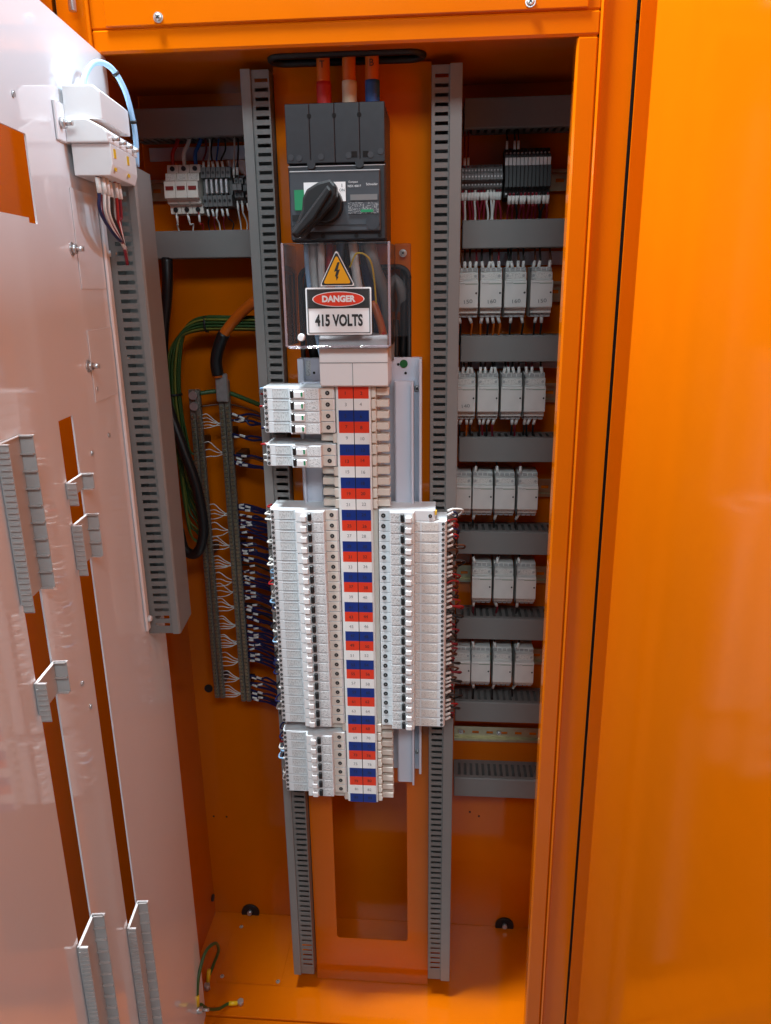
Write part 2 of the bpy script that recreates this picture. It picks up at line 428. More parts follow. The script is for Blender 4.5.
vduct(-.1475, -.1205, -.1625, -.1475, .060, .135, .040, 1.729, 'grey slotted vertical wiring duct left of the black main switch')
vduct(.118, .1445, .1445, .1625, .060, .135, .046, 1.727, 'grey slotted vertical wiring duct right of the black main switch')
def hduct(x0, x1, zc, label, h=.043, yf=.185, yb=.249, pitch=.0125):
    t = thing('wiring_duct', label, 'wiring duct', ((x0+x1)/2, yb, zc-h/2))
    z0, z1 = zc-h/2, zc+h/2; n = int((x1-x0-.012)/pitch)
    hol = [(x0+.008+i*pitch, x0+.008+i*pitch+.0058, yf+.011, yb-.012) for i in range(n)]
    for z in (z0, z1-.0018): MB().perf([x0, x1], [yf+.002, yb], hol, z, z+.0018, XYm).build('slotted_wall', 'duct', t)
    MB().box(x0, x1, yb-.0018, yb, z0+.0019, z1-.0019).build('back_channel', 'duct', t)
    b = MB(); b.cbox(x0, x1, yf-.0015, yf+.0018, z0-.0008, z1+.0008, .0012)
    b.box(x0, x1, yf+.0019, yf+.009, z1+.0001, z1+.0012); b.box(x0, x1, yf+.0019, yf+.009, z0-.0012, z0-.0001); b.build('lid', 'lid', t)
    return t
RD = [1.687, 1.504, 1.316, 1.137, .959, .783, .600, .422]
RL = ['topmost horizontal grey duct on the right, above the black relays', 'horizontal grey duct on the right, just below the black relays',
      'horizontal grey duct below the top contactor row', 'horizontal grey duct below the second contactor row', 'horizontal grey duct below the third contactor row',
      'horizontal grey duct below the row of three contactors', 'horizontal grey duct below the lowest contactor row', 'lowest horizontal grey duct on the right, below the bare rail']
for z, l in zip(RD, RL): hduct(.168, .388, z, l)
hduct(-.388, -.172, 1.687, 'topmost horizontal grey duct on the left, above the fuse holder')
hduct(-.388, -.172, 1.496, 'horizontal grey duct on the left, below the fuse holder')

# ------------------------------------------------------------------ DIN rails and white strips
def rail(x0, x1, z, label):
    t = thing('mounting_rail', label, 'mounting rail', ((x0+x1)/2, YB, z))
    b = MB().box(x0, x1, .2405, .2415, z-.0175, z-.012).box(x0, x1, .2405, .2415, z+.012, z+.0175)
    b.box(x0, x1, .2416, .2485, z-.013, z-.012).box(x0, x1, .2416, .2485, z+.012, z+.013)
    n = int((x1-x0)/.03)
    hol = [(x0+.008+i*.03, x0+.022+i*.03, z-.003, z+.003) for i in range(n)]
    b.perf([x0, x1], [z-.0119, z+.0119], hol, .2475, .2485, XZ)
    b.build('channel', 'zinc', t)
    return t
RW = [1.41, 1.232, 1.052, .875, .697]
RN = ['top', 'second', 'third', 'fourth', 'lowest']
rail(.168, .388, 1.592, 'slotted metal rail carrying the black relays')
for z, l in zip(RW, RN): rail(.168, .388, z, 'slotted metal rail behind the %s contactor row' % l)
r_ = rail(.168, .388, .513, 'bare slotted metal rail without devices below the contactors')
for x in (.182, .262): screw('screw', r_, (x, .2474, .513), (0, -1, 0), .005)
rail(-.388, -.172, 1.590, 'slotted metal rail carrying the fuse holder on the left')
def strip(x0, x1, z0, z1, label):
    o = MB().cbox(x0, x1, .2455, .2495, z0, z1, .0008)
    t = thing('label_strip', label, 'label strip', ((x0+x1)/2, .25, z0))
    o.build('strip_face', 'chassis_white', t)
    return t
strip(-.380, -.180, 1.638, 1.660, 'pale blank strip behind wires above the fuse holder')
strip(.168, .385, 1.455, 1.478, 'pale strip behind wires above the top contactor row')
strip(.168, .385, 1.276, 1.292, 'pale strip behind wires above the second contactor row')

# ------------------------------------------------------------------ main switch
ms = thing('main_switch', 'large black moulded-case main switch with rotary handle', 'main switch', (-.0145, .085, 1.486))
MB().box(-.084, .055, -.004, .0845, 1.4865, 1.664).build('case', 'charcoal', ms, bevel=.0015)
for x0, x1 in ((-.084, -.05015), (-.04985, -.01515), (-.01485, .01985), (.02015, .055)):
    MB().cbox(x0, x1, -.018, -.0042, 1.590, 1.666, .0008).build('terminal_cover', 'charcoal', ms)
for x in (-.050, -.015, .020): MB().cyl((x, -.0175, 1.650), (x, -.0187, 1.650), .0032, 12).build('cover_hole', 'hole', ms)
for x, z in ((-.078, 1.598), (-.066, 1.597), (-.035, 1.598), (.004, 1.599), (.035, 1.599), (.049, 1.603)):
    MB().cyl((x, -.0178, z), (x, -.0195, z), .0042, 12).build('cover_screw', 'charcoal_light', ms)
for x in (.012, .028): MB().box(x-.004, x+.004, -.0186, -.0178, 1.596, 1.604).build('cover_slot', 'hole', ms)
MB().cbox(-.0835, .0545, -.014, -.0042, 1.488, 1.588, .0015).build('body', 'charcoal', ms)
fp = MB().cbox(-.081, .048, -.022, -.0141, 1.499, 1.5805, .0015).build('front_plate', 'charcoal_light', ms)
MB().box(-.0805, .0475, -.0226, -.0221, 1.5785, 1.5795).build('edge_line', 'ink_light', fp)
MB().box(-.0835, .0545, -.0146, -.0141, 1.5860, 1.5870).build('edge_line', 'ink_light', ms)
for x in (-.0495, .019):
    MB().cyl((x, -.0141, 1.5885), (x, -.0185, 1.5885), .006, 14).build('latch', 'charcoal', ms)
MB().box(-.081, .048, -.0224, -.0221, 1.507, 1.5078).build('seam', 'hole', fp)
MB().box(-.0745, -.0605, -.0232, -.0221, 1.528, 1.555).build('green_label', 'green', fp)
MB().box(-.0605, -.001, -.0230, -.0221, 1.539, 1.5645).build('white_label', 'sign_white', fp)
text('mark', 'one', 'ink', fp, -.006, -.0233, 1.5595); text('mark', 'on', 'ink', fp, -.006, -.0233, 1.5535)
MB().box(.004, .0455, -.0230, -.0221, 1.5385, 1.549).build('display_window', 'charcoal_light', fp)
MB().box(.0055, .044, -.0233, -.0231, 1.5400, 1.5475).build('display', 'terminal_grey', fp)
MB().box(.002, .0455, -.0232, -.0221, 1.522, 1.5375).build('rating_label', 'print_dark', fp)
MB().box(.020, .038, -.0236, -.0233, 1.524, 1.5275).build('green_bar', 'green', fp)
text('lettering', 'model', 'ink_light', fp, .010, -.0224, 1.5640, .6, .6); text('lettering', 'model2', 'ink_light', fp, .0115, -.0224, 1.5585, .7, .7)
text('lettering', 'brand', 'ink_light', fp, .0365, -.0224, 1.5605, .58, .62)
for rr, yy in ((.0098, -.0221), ):
    MB().cyl((.0365, yy, 1.510), (.0365, yy-.0012, 1.510), rr, 24).build('button', 'charcoal', fp)
MB().box(-.079, -.060, -.0230, -.0221, 1.514, 1.522).build('lock_slot', 'hole', fp)
for x in (-.058, -.0365, .012, .046): MB().cyl((x, -.0145, 1.4935), (x, -.0152, 1.4935), .0032, 10).build('screw_hole', 'hole', ms)
# rotary handle
ring = MB(); ring.cyl((-.030, -.0222, 1.535), (-.030, -.036, 1.535), .0255, 32, .0235); hd = ring.build('handle', 'black', ms)
hp = [(-.076, 1.497), (-.067, 1.508), (-.058, 1.526), (-.0565, 1.541), (-.050, 1.552), (-.035, 1.560), (-.017, 1.564), (-.0095, 1.556), (-.0095, 1.543), (-.015, 1.532), (-.029, 1.518), (-.047, 1.502), (-.060, 1.489), (-.071, 1.490)]
MB().prism(hp, 'y', -.037, -.060).build('grip', 'black', hd, bevel=.0035)
ridge = [(-.074, 1.494), (-.050, 1.521), (-.020, 1.556), (-.014, 1.548), (-.040, 1.512), (-.064, 1.491)]
MB().prism(ridge, 'y', -.0601, -.068).build('grip_ridge', 'black', hd, bevel=.003)

# supply cables
for x, m, nm, tx in ((-.0385, 'sleeve_red', 'red', 'T'), (-.0010, 'sleeve_cream', 'cream', None), (.0325, 'sleeve_blue', 'blue', 'B')):
    t = thing('supply_cable', 'thick orange supply cable with %s sleeve entering the main switch top' % nm, 'cable', (x, .052, 1.66))
    MB().tube([(x, .052, 1.66+.012*i) for i in range(13)], .0098, 16).build('cable_jacket', 'cable_orange', t)
    MB().tube([(x, .052, 1.6655+.006*i) for i in range(8)], .0108, 16).build('sleeve', m, t)
    if tx: text('marking', tx, 'ink', t, x, .0415, 1.728)

# ------------------------------------------------------------------ clear cover, signs, cables behind
pc = thing('clear_cover', 'clear plastic cover over the cables below the main switch', 'cover', (-.018, .085, 1.34))
b = MB(); b.cbox(-.094, .058, -.023, -.020, 1.337, 1.484, .0008); b.build('front_sheet', 'clear', pc)
MB().cbox(-.097, -.0942, -.023, .070, 1.337, 1.484, .0006).build('side_sheet', 'clear', pc)
MB().cbox(.0582, .061, -.023, .0815, 1.337, 1.484, .0006).build('side_sheet', 'clear', pc)
MB().cbox(.0612, .086, .0788, .0815, 1.345, 1.486, .0006).build('mounting_flange', 'clear', pc)
MB().cbox(-.108, -.0972, .0670, .0700, 1.345, 1.484, .0006).build('mounting_flange', 'clear', pc)
for x in (-.0956, .0596): MB().cbox(x-.0018, x+.0018, -.0250, -.0232, 1.337, 1.484, .0006).build('sheet_edge', 'clear_edge', pc)
MB().cbox(-.094, .058, -.0250, -.0233, 1.3355, 1.3385, .0006).build('sheet_edge', 'clear_edge', pc)
MB().cbox(-.094, .058, -.0230, .0000, 1.3340, 1.3354, .0005).build('bottom_fold', 'clear', pc)
screw('screw', pc, (.074, .0785, 1.472), (0, -1, 0), .006)
MB().cyl((-.0730, -.0232, 1.351), (-.0730, -.031, 1.351), .0058, 18, .0045).build('knob', 'white_glossy', pc)
MB().cyl((.0500, -.0232, 1.356), (.0500, -.0245, 1.356), .0022, 10).build('rivet', 'fuse_red', pc)
ds = thing('danger_sign', 'rectangular white danger sign reading 415 volts on the clear cover', 'sign', (-.015, -.0235, 1.354))
MB().plate(rrect(-.0640, .0330, 1.3545, 1.4220, .002), [], -.0250, -.0234, XZ).build('backing', 'sign_white', ds)
bd = MB(); o_ = rrect(-.0618, .0308, 1.3568, 1.4198, .001); i_ = rrect(-.0608, .0298, 1.3578, 1.4188, .0008)
bd.plate(o_, [i_], -.0256, -.0251, XZ).build('border', 'ink', ds)
hd_ = MB().box(-.0606, .0296, -.0255, -.0251, 1.3925, 1.4186).build('black_band', 'ink', ds)
MB().plate(ellipse(-.0155, 1.4055, .0385, .0108), [], -.0260, -.0256, XZ).build('ellipse_border', 'sign_white', ds)
MB().plate(ellipse(-.0155, 1.4055, .0372, .0098), [], -.0264, -.0261, XZ).build('red_ellipse', 'tile_red', ds)
text('lettering', 'danger', 'sign_white', ds, -.0155, -.0266, 1.4055, .80, .80)
text('lettering', 'volts', 'ink', ds, -.0155, -.0257, 1.3745, .66, 1.0)
ts = thing('warning_sign', 'yellow triangular lightning-bolt warning sign above the danger sign', 'sign', (-.0165, -.0235, 1.426))
def tri(k):
    cx, cz = -.0165, 1.4415
    pts = []
    for a in (90, 210, 330):
        c = Vector((cx+.0245*k*math.cos(R(a)), cz+.0275*k*math.sin(R(a))-.001)); rr = .0022
        for j in (-60, -30, 0, 30, 60): pts.append((c.x+rr*math.cos(R(a+j)), c.y+rr*math.sin(R(a+j))))
    return pts
MB().plate(tri(1.06), [], -.0248, -.0234, XZ).build('backing', 'sign_white', ts)
MB().plate(tri(.97), [], -.0252, -.0249, XZ).build('black_border', 'ink', ts)
MB().plate(tri(.80), [], -.0256, -.0253, XZ).build('yellow_face', 'sign_yellow', ts)
bolt = [(-.0150, 1.4570), (-.0205, 1.4440), (-.0170, 1.4445), (-.0195, 1.4370), (-.0180, 1.4375), (-.0172, 1.4315), (-.0140, 1.4370), (-.0158, 1.4370), (-.0118, 1.4470), (-.0152, 1.4462), (-.0120, 1.4570)]
MB().plate(bolt, [], -.0259, -.0257, XZ).build('bolt_symbol', 'ink', ts)
# load cables between the switch and the chassis
def cable(name, label, pts, r, m, n=10, cat='cable', k=8, group=None):
    t = thing(name, label, cat, pts[0], 0, group)
    MB().tube(smooth(pts, k), r, n).build('jacket', m, t)
    return t
cable('load_cable', 'white load cable behind the clear cover, left of the triangle', [(-.060, .03, 1.487), (-.060, .035, 1.42), (-.052, .04, 1.34), (-.045, .05, 1.31)], .0075, 'wire_white')
cable('load_cable', 'second white load cable behind the triangle sign', [(-.046, .02, 1.487), (-.046, .025, 1.42), (-.036, .04, 1.34), (-.03, .05, 1.31)], .0055, 'wire_white')
cable('load_cable', 'red load cable behind the triangle sign', [(-.034, .03, 1.487), (-.035, .03, 1.42), (-.02, .04, 1.34), (-.015, .05, 1.31)], .0055, 'wire_red')
cable('load_cable', 'white load cable behind the clear cover, right of the triangle', [(.002, .02, 1.487), (.006, .025, 1.44), (.014, .035, 1.38), (.018, .05, 1.31)], .0065, 'wire_white')
cable('load_cable', 'pale grey load cable leaning to the right behind the clear cover', [(.026, .02, 1.487), (.034, .03, 1.45), (.048, .045, 1.41), (.052, .06, 1.36), (.05, .075, 1.31)], .0095, 'lid')
cable('load_cable', 'dark blue load cable behind the clear cover', [(.016, .05, 1.487), (.02, .06, 1.44), (.034, .07, 1.38), (.036, .06, 1.31)], .0085, 'wire_blue')
cable('load_cable', 'black load cable deep behind the clear cover', [(-.012, .06, 1.487), (-.01, .07, 1.42), (-.005, .07, 1.31)], .009, 'cable_black')
cable('yellow_wire', 'thin yellow wire arching behind the clear cover', [(-.002, .010, 1.45), (.010, .006, 1.470), (.028, .006, 1.462), (.034, .012, 1.435), (.036, .03, 1.38)], .0014, 'yellow', 6, 'wire')
cable('load_cable', 'grey cable bending through the panel cut-out right of the clear cover', [(.050, .10, 1.44), (.066, .095, 1.425), (.072, .10, 1.40), (.062, .13, 1.36)], .0085, 'lid')
cable('load_cable', 'orange cable inside the panel cut-out right of the clear cover', [(.060, .12, 1.42), (.070, .11, 1.40), (.070, .115, 1.36), (.064, .13, 1.34)], .0095, 'cable_orange')
cable('load_cable', 'black cable dropping right of the clear cover to the chassis', [(.074, .105, 1.45), (.0745, .098, 1.40), (.073, .098, 1.33), (.072, .11, 1.28)], .0065, 'cable_black')
cable('load_cable', 'second black cable beside the chassis cover', [(.060, .10, 1.37), (.061, .096, 1.34), (.060, .096, 1.30), (.06, .11, 1.27)], .006, 'cable_black')
cable('load_cable', 'black cable seen left of the chassis cover', [(-.080, .11, 1.44), (-.083, .10, 1.40), (-.078, .10, 1.33), (-.07, .11, 1.27)], .0085, 'cable_black')
cable('load_cable', 'short orange cable low behind the clear cover, right of the danger sign', [(.030, .028, 1.40), (.040, .022, 1.375), (.046, .024, 1.350), (.046, .03, 1.33)], .006, 'cable_orange')
cable('load_cable', 'pale blue cable at the left behind the clear cover', [(-.068, .018, 1.487), (-.067, .018, 1.44), (-.060, .03, 1.36), (-.055, .05, 1.31)], .0035, 'wire_pale_blue')
cable('load_cable', 'blue cable behind the danger sign', [(-.020, .05, 1.487), (-.024, .05, 1.43), (-.02, .05, 1.31)], .006, 'wire_pale_blue')

# ------------------------------------------------------------------ busbar chassis
ch = thing('busbar_chassis', 'tall pale busbar chassis with red white and blue numbered labels', 'busbar chassis', (0, .085, .518))
MB().cbox(-.097, .104, .074, .0845, .540, 1.312, .0008).build('base_plate', 'chassis_white', ch)
MB().cbox(-.098, -.088, .062, .0738, .545, 1.312, .001).build('edge_rail', 'chassis_white', ch)
MB().cbox(.100, .1045, .050, .0738, .545, 1.312, .001).build('edge_rail', 'chassis_white', ch)
hat = [(.0600, .0735), (.0600, .052), (.0625, .0495), (.0880, .0495), (.0880, .040), (.0915, .040), (.0915, .0735)]
MB().prism(hat, 'z', .528, 1.276).build('side_rail', 'chassis_white', ch, bevel=.0006)
hat2 = [(-x, y) for x, y in hat]
MB().prism(hat2, 'z', .545, 1.276).build('side_rail', 'chassis_white', ch, bevel=.0006)
MB().cyl((.0745, .0735, 1.302), (.0745, .0725, 1.302), .0065, 20).build('green_dot', 'green_dot', ch)
for x, z in ((.0655, 1.301), (.0775, 1.287), (-.073, 1.288)): MB().cyl((x, .0738, z), (x, .073, z), .0022, 10).build('pilot_hole', 'hole', ch)
MB().box(-.0865, -.078, .0733, .0738, 1.283, 1.308).build('print_label', 'print', ch)
screw('screw', ch, (.0960, .0738, 1.262), (0, -1, 0), .0055); screw('screw', ch, (.0960, .0738, .578), (0, -1, 0), .0055)
MB().box(-.030, .0345, .010, .0738, .520, 1.276).build('busbar_housing', 'finger', ch)
MB().cbox(-.0278, .0268, .0012, .0098, .5175, 1.2745, .0008).build('label_carrier', 'tile_white', ch)
tile_me = {}
ZP = lambda k: 1.265-.018*k
for k in range(42):
    for j, (x0, x1) in enumerate(((-.0238, -.0006), (.0006, .0238))):
        c = ('tile_red', 'tile_white', 'tile_blue')[k % 3]
        key = (c, j)
        if key not in tile_me:
            o = MB().box(x0, x1, -.0002, .0011, -.00895, .00895).build('label_tile', c, ch, True)
            tile_me[key] = o.data
        else:
            o = bpy.data.objects.new('label_tile', tile_me[key]); COL.objects.link(o); o.parent = ch
        o.location = Vector((0, 0, ZP(k)))-ORIG[ch]
        me = TX['n%d' % (2*k+1+j)]
        nmat = 'ink_grey' if k % 3 == 1 else 'ink'
        if not me.materials: me.materials.append(MATS[nmat])
        q = bpy.data.objects.new('number', me); COL.objects.link(q); q.parent = o
        q.location = ((x0+x1)/2+rnd(-.001, .001), -.0006, rnd(-.001, .001)); q.rotation_euler = (R(90), 0, 0)
MB().box(-.0006, .0006, -.0001, .0010, .5178, 1.274).build('centre_gap', 'hole', ch)
LB = list(range(0, 4))+[5, 6]+list(range(11, 33))+list(range(34, 41))
RB_ = list(range(11, 33))
fm = None
for k in range(42):
    for sx in (-1, 1):
        if (sx < 0 and k in LB) or (sx > 0 and k in RB_): continue
        b = MB(); b.cbox(.0275*sx, .0345*sx, .003, .0099, -.0075, .0075, .0006)
        b.cbox(.0346*sx, .0545*sx, .010, .030, -.0055, .0055, .0008); b.box(.0335*sx, .0350*sx, .0025, .003, -.0035, .0005)
        o = b.build('busbar_finger', 'finger', ch, True); o.location = Vector((0, 0, ZP(k)))-ORIG[ch]
cv = [(.070, 1.352), (-.002, 1.352), (-.0075, 1.346), (-.0105, 1.316), (-.0105, 1.2775), (-.004, 1.2752), (.070, 1.2752)]
cvr = MB().prism(cv, 'x', -.0495, .0550).build('end_cover', 'white_glossy', ch, bevel=.0012)
MB().box(-.0494, .0549, -.0112, -.0107, 1.3115, 1.3125).build('seam', 'ink_grey', cvr)
MB().box(.0008, .0016, -.0112, -.0107, 1.2775, 1.3115).build('seam', 'ink_grey', cvr)

# ------------------------------------------------------------------ circuit breakers
HZ = .00868
def left_breaker(on):
    r = thing('circuit_breaker', '', 'circuit breaker', (-.086, .055, 0))
    prof = [(-.143, .055), (-.143, .005), (-.1405, 0), (-.0995, 0), (-.0985, -.011), (-.0975, -.012), (-.0525, -.012), (-.0515, -.011), (-.0508, 0), (-.0318, 0), (-.0298, .002), (-.0298, .055)]
    MB().prism(prof, 'z', -HZ, HZ).build('body', 'plastic', r, bevel=.0006)
    MB().box(-.0507, -.0322, -.0006, 0, -HZ+.0006, HZ-.0006).build('terminal_face', 'plastic_warm', r)
    for x, z, rr in ((-.1385, .0046, .0024), (-.1385, -.0044, .0024), (-.0405, 0, .0035)):
        o = MB().cyl((x, -.0002, z), (x, -.0011, z), rr, 12).build('terminal_hole', 'hole', r)
        MB().cyl((x, -.0012, z), (x, -.0014, z), rr*.45, 8).build('terminal_screw', 'terminal_grey', o)
    MB().box(-.127, -.1035, -.0006, 0, -.0066, .0058).build('rating_label', 'print_rows', r)
    MB().perf([-.1275, -.1030], [-.0071, .0063], [(-.1270, -.1085, -.0066, .0058), (-.1081, -.1035, -.0066, .0058)], -.0008, -.0001, XZ).build('label_frame', 'ink_light', r)
    if on:
        MB().cbox(-.0895, -.0795, -.0185, -.0121, -.0072, .0030, .0012).build('toggle', 'white_glossy', r)
        MB().box(-.0970, -.0780, -.0127, -.0121, -.0080, .0080).build('switch_recess', 'white_glossy', r)
        MB().cbox(-.0778, -.0715, -.0165, -.0121, -.0062, .0070, .0012).build('toggle_stop', 'black', r)
        MB().box(-.0700, -.0545, -.0125, -.0121, -.0070, .0070).build('print_label', 'print', r)
    else:
        MB().cbox(-.0965, -.0915, -.0165, -.0121, -.0060, .0065, .0012).build('toggle_stop', 'black', r)
        MB().cbox(-.0908, -.0745, -.0160, -.0121, -.0062, .0050, .0012).build('toggle', 'white_glossy', r)
        MB().box(-.0795, -.0768, -.0166, -.0161, -.0035, .0035).build('off_flag', 'green', r)
        MB().box(-.0720, -.0545, -.0125, -.0121, -.0070, .0070).build('print_label', 'print', r)
    return r
def right_breaker(rcbo):
    L = .147 if rcbo else .128
    r = thing('circuit_breaker', '', 'circuit breaker', (.09, .055, 0))
    prof = [(.0362, .055), (.0362, .002), (.038, 0), (.0545, 0), (.0553, -.011), (.0562, -.012), (.0935, -.012), (.0943, -.011), (.0950, 0), (L-.0025, 0), (L, .005), (L, .055)]
    MB().prism(prof, 'z', -HZ, HZ).build('body', 'plastic', r, bevel=.0006)
    hs = [(.0440, 0, .0037)]+([(L-.006, .0046, .0024), (L-.006, -.0044, .0024)] if rcbo else [(L-.008, .0, .0030)])
    for x, z, rr in hs:
        o = MB().cyl((x, -.0002, z), (x, -.0011, z), rr, 12).build('terminal_hole', 'hole', r)
        MB().cyl((x, -.0012, z), (x, -.0014, z), rr*.45, 8).build('terminal_screw', 'terminal_grey', o)
    MB().box(.0570, .0715, -.0125, -.0121, -.0070, .0070).build('print_label', 'print', r)
    MB().cbox(.0728, .0788, -.0165, -.0121, -.0062, .0070, .0012).build('toggle_stop', 'black', r)
    MB().cbox(.0802, .0910, -.0188, -.0121, -.0072, .0030, .0016).build('toggle', 'white_glossy', r)
    MB().box(.0915, .0932, -.0125, -.0121, -.0075, .0075).build('side_band', 'plastic_warm', r)
    if rcbo:
        MB().box(.0956, .1030, -.0006, 0, -.0078, .0078).build('test_label', 'print_warm', r)
        MB().box(.1060, .1330, -.0006, 0, -.0070, .0064).build('rating_label', 'print_warm', r)
    return r
def place(proto, used, k, label, group, x):
    loc = (x, .055, ZP(k))
    if not used[0]:
        used[0] = True; proto.location = loc; proto['label'] = label; proto['group'] = group; return proto
    return dup(proto, loc, label, group)
p_off, u1 = left_breaker(False), [False]
p_on, u2_ = left_breaker(True), [False]
for i, k in enumerate(range(0, 4)): place(p_off, u1, k, 'white breaker with green off flag, %s from top in the group of four' % ORD[i], 'breakers on the left of the chassis', -.086)
for i, k in enumerate((5, 6)): place(p_off, u1, k, '%s white breaker of the separate pair with green off flags' % ('upper', 'lower')[i], 'breakers on the left of the chassis', -.086)
for i, k in enumerate(range(11, 33)): place(p_on, u2_, k, 'white breaker, %s from top in the long left bank' % ORD[i], 'breakers on the left of the chassis', -.086)
for i, k in enumerate(range(34, 41)): place(p_on, u2_, k, 'white breaker, %s from top in the bottom left group of seven' % ORD[i], 'breakers on the left of the chassis', -.086)
p_r, u3 = right_breaker(True), [False]
p_m, u4 = right_breaker(False), [False]
place(p_m, u4, 11, 'shorter white breaker topmost in the right bank', 'breakers on the right of the chassis', .09)
for i, k in enumerate(range(12, 33)): place(p_r, u3, k, 'long white breaker, %s below the short one in the right bank' % ORD[i], 'breakers on the right of the chassis', .09)
tag(MB().cbox(.1265, .1305, .004, .012, 1.067, 1.0745, .0008).build('yellow_tag', 'yellow'), 'tiny yellow tag at the top of the right breaker bank', 'tag')

# ------------------------------------------------------------------ contactors
def contactor():
    r = thing('contactor', '', 'contactor', (0, .2405, 0)); h = .0183
    prof = [(.240, .041), (.199, .041), (.196, .039), (.196, .0335), (.186, .0325), (.185, .0205), (.176, .0195), (.1748, .0180), (.1748, -.0235), (.176, -.0250), (.186, -.0258), (.187, -.0345), (.196, -.0355), (.198, -.041), (.240, -.041)]
    MB().prism(prof, 'x', -h, h).build('body', 'contactor', r, bevel=.0008)
    for s, z in ((1, .0372), (-1, -.0388)):
        for x in (-.0135, -.0045, .0045, .0135):
            MB().cbox(x-.0036, x+.0036, .1935, .1965, z-.0022, z+.0022, .0004).build('terminal', 'contactor_grey', r)
    MB().box(-h+.001, h-.001, .1842, .1847, .0225, .0315).build('terminal_print', 'print_warm', r)
    MB().cyl((-.0135, .1846, .027), (-.0135, .1838, .027), .0024, 10).build('terminal_screw', 'contactor_grey', r)
    MB().cyl((.0135, .1846, .027), (.0135, .1838, .027), .0024, 10).build('terminal_screw', 'contactor_grey', r)
    MB().box(-h+.001, h-.001, .1858, .1863, -.0335, -.0268).build('terminal_print', 'print_warm', r)
    MB().box(-.004, h-.0012, .1743, .1747, .0140, .0148).build('green_line', 'green_dot', r)
    MB().cyl((.0150, .1747, -.0005), (.0150, .1739, -.0005), .0016, 10).build('indicator', 'black', r)
    q = text('lettering', 'brand_small', 'ink_grey', r, -.010, .1743, .0153, .62, .62)
    MB().box(-.0181, -.0179, .1765, .238, -.0395, .0395).build('side_gap', 'black', r)
    return r
cp = contactor(); cu = False
ROWX = [[.1775, .2175, .2585, .302], [.1765, .217, .258, .2985], [.173, .212, .252, .2935], [.2145, .2555, .2975], [.178, .2165, .2585, .301]]
NUM = [['c150', 'c160', 'c160', 'c150'], ['c140', None, None, None], [None]*4, [None]*3, [None]*4]
PALE = {}
CON = []
for ri, (z, xs) in enumerate(zip(RW, ROWX)):
    for i, x in enumerate(xs):
        lab = 'white contactor, %s from the grey duct in the %s row' % (ORD[i], ['top', 'second', 'third', 'fourth', 'lowest'][ri])
        if not cu: cu = True; o = cp; o['label'] = lab; o['group'] = 'white contactors in the right compartment'; o.location = (x, .2405, z)
        else: o = dup(cp, (x, .2405, z), lab, 'white contactors in the right compartment')
        CON.append((o, ri, i, x, z))
for o, ri, i, x, z in CON:
    ORIG[o] = Vector((x, .2405, z))
    key = NUM[ri][i]
    if key: text('handwriting', key, 'ink_grey', o, x+.001, .1740, z-.0145, 1, .8, -6)
# dark spacers between contactors and wires with tags
def ferruled(t, p, d, L, r, col, rest, fm='ferrule', ang=None):
    """a wire tag (ferrule) at p along d, then wire through the points in rest"""
    p = Vector(p); d = Vector(d).normalized()
    q = p+d*L
    MB().cyl(p, q, r*1.55, 8).build('wire_tag', fm, t)
    MB().tube(smooth([p-d*.004, p]+[q, q+d*.004]+[Vector(a) for a in rest], 5), r, 6).build('wire', col, t)
for ri, (z, xs) in enumerate(zip(RW, ROWX)):
    up = thing('control_wires', 'dark control wires with white tags above the %s contactor row' % RN[ri], 'wires', (.25, .2, z+.04))
    dn = thing('control_wires', 'dark control wires with white tags below the %s contactor row' % RN[ri], 'wires', (.25, .2, z-.04))
    zu = RD[ri+1]-.020; zd = RD[ri+2]+.020
    for i, x in enumerate(xs):
        full = ri < 2
        for j, dx in enumerate((-.0135, -.0045, .0045, .0135)):
            if ((full and rnd(0, 1) < (.97 if i < 3 or ri else .6)) or (not full and j == 0)):
                xx = x+dx; lx = rnd(-.003, .003)
                c = random.choice(['wire_black', 'wire_black', 'wire_dark_red', 'wire_brown'])
                ferruled(up, (xx, .197, z+.0395), (lx*3, .01, .03), .012, .0018, c, [(xx+lx, .212, zu), (xx+lx, .214, zu+.015)])
            if ((full and rnd(0, 1) < (.95 if i < 2 else .6)) or (not full and j == 0)):
                xx = x+dx; lx = rnd(-.004, .004)
                c = random.choice(['wire_black', 'wire_black', 'wire_dark_red', 'cable_orange'])
                ferruled(dn, (xx, .198, z-.0395), (lx*3, .006, -.03), .012, .0018, c, [(xx+lx, .212, zd), (xx+lx, .214, zd-.015)])

# ------------------------------------------------------------------ terminal rows
def terminal_row(name, label, x0, n, pitch, z, m, mtag, prof, cat, tags=None):
    t = thing(name, label, cat, (x0+n*pitch/2, .2405, z))
    me = None
    for i in range(n):
        x = x0+i*pitch
        if me is None:
            o = MB().prism([(a, bb+z) for a, bb in prof], 'x', -pitch*.46, pitch*.46).build('terminal', m, t, bevel=.0005)
            for v in o.data.vertices: v.co.x += ORIG[t].x
            me = o.data
        else:
            o = bpy.data.objects.new('terminal', me); COL.objects.link(o); o.parent = t
        o.location.x = x+pitch/2-ORIG[t].x
        for zz, yy in tags or []:
            MB().cyl((x+pitch/2, yy, z+zz), (x+pitch/2, yy-.0008, z+zz), pitch*.28, 8).build('terminal_screw', mtag, t)
    return t
tprof = [(.240, .022), (.208, .022), (.206, .019), (.196, .016), (.195, .008), (.184, .006), (.183, -.004), (.194, -.006), (.195, -.014), (.206, -.018), (.208, -.022), (.240, -.022)]
terminal_row('terminal_row', 'row of small grey terminal blocks beside the black relays', .165, 13, .0052, 1.592, 'terminal_grey', 'ink_light', tprof, 'terminal blocks', [(.012, .1955), (-.010, .1945), (.001, .1835)])
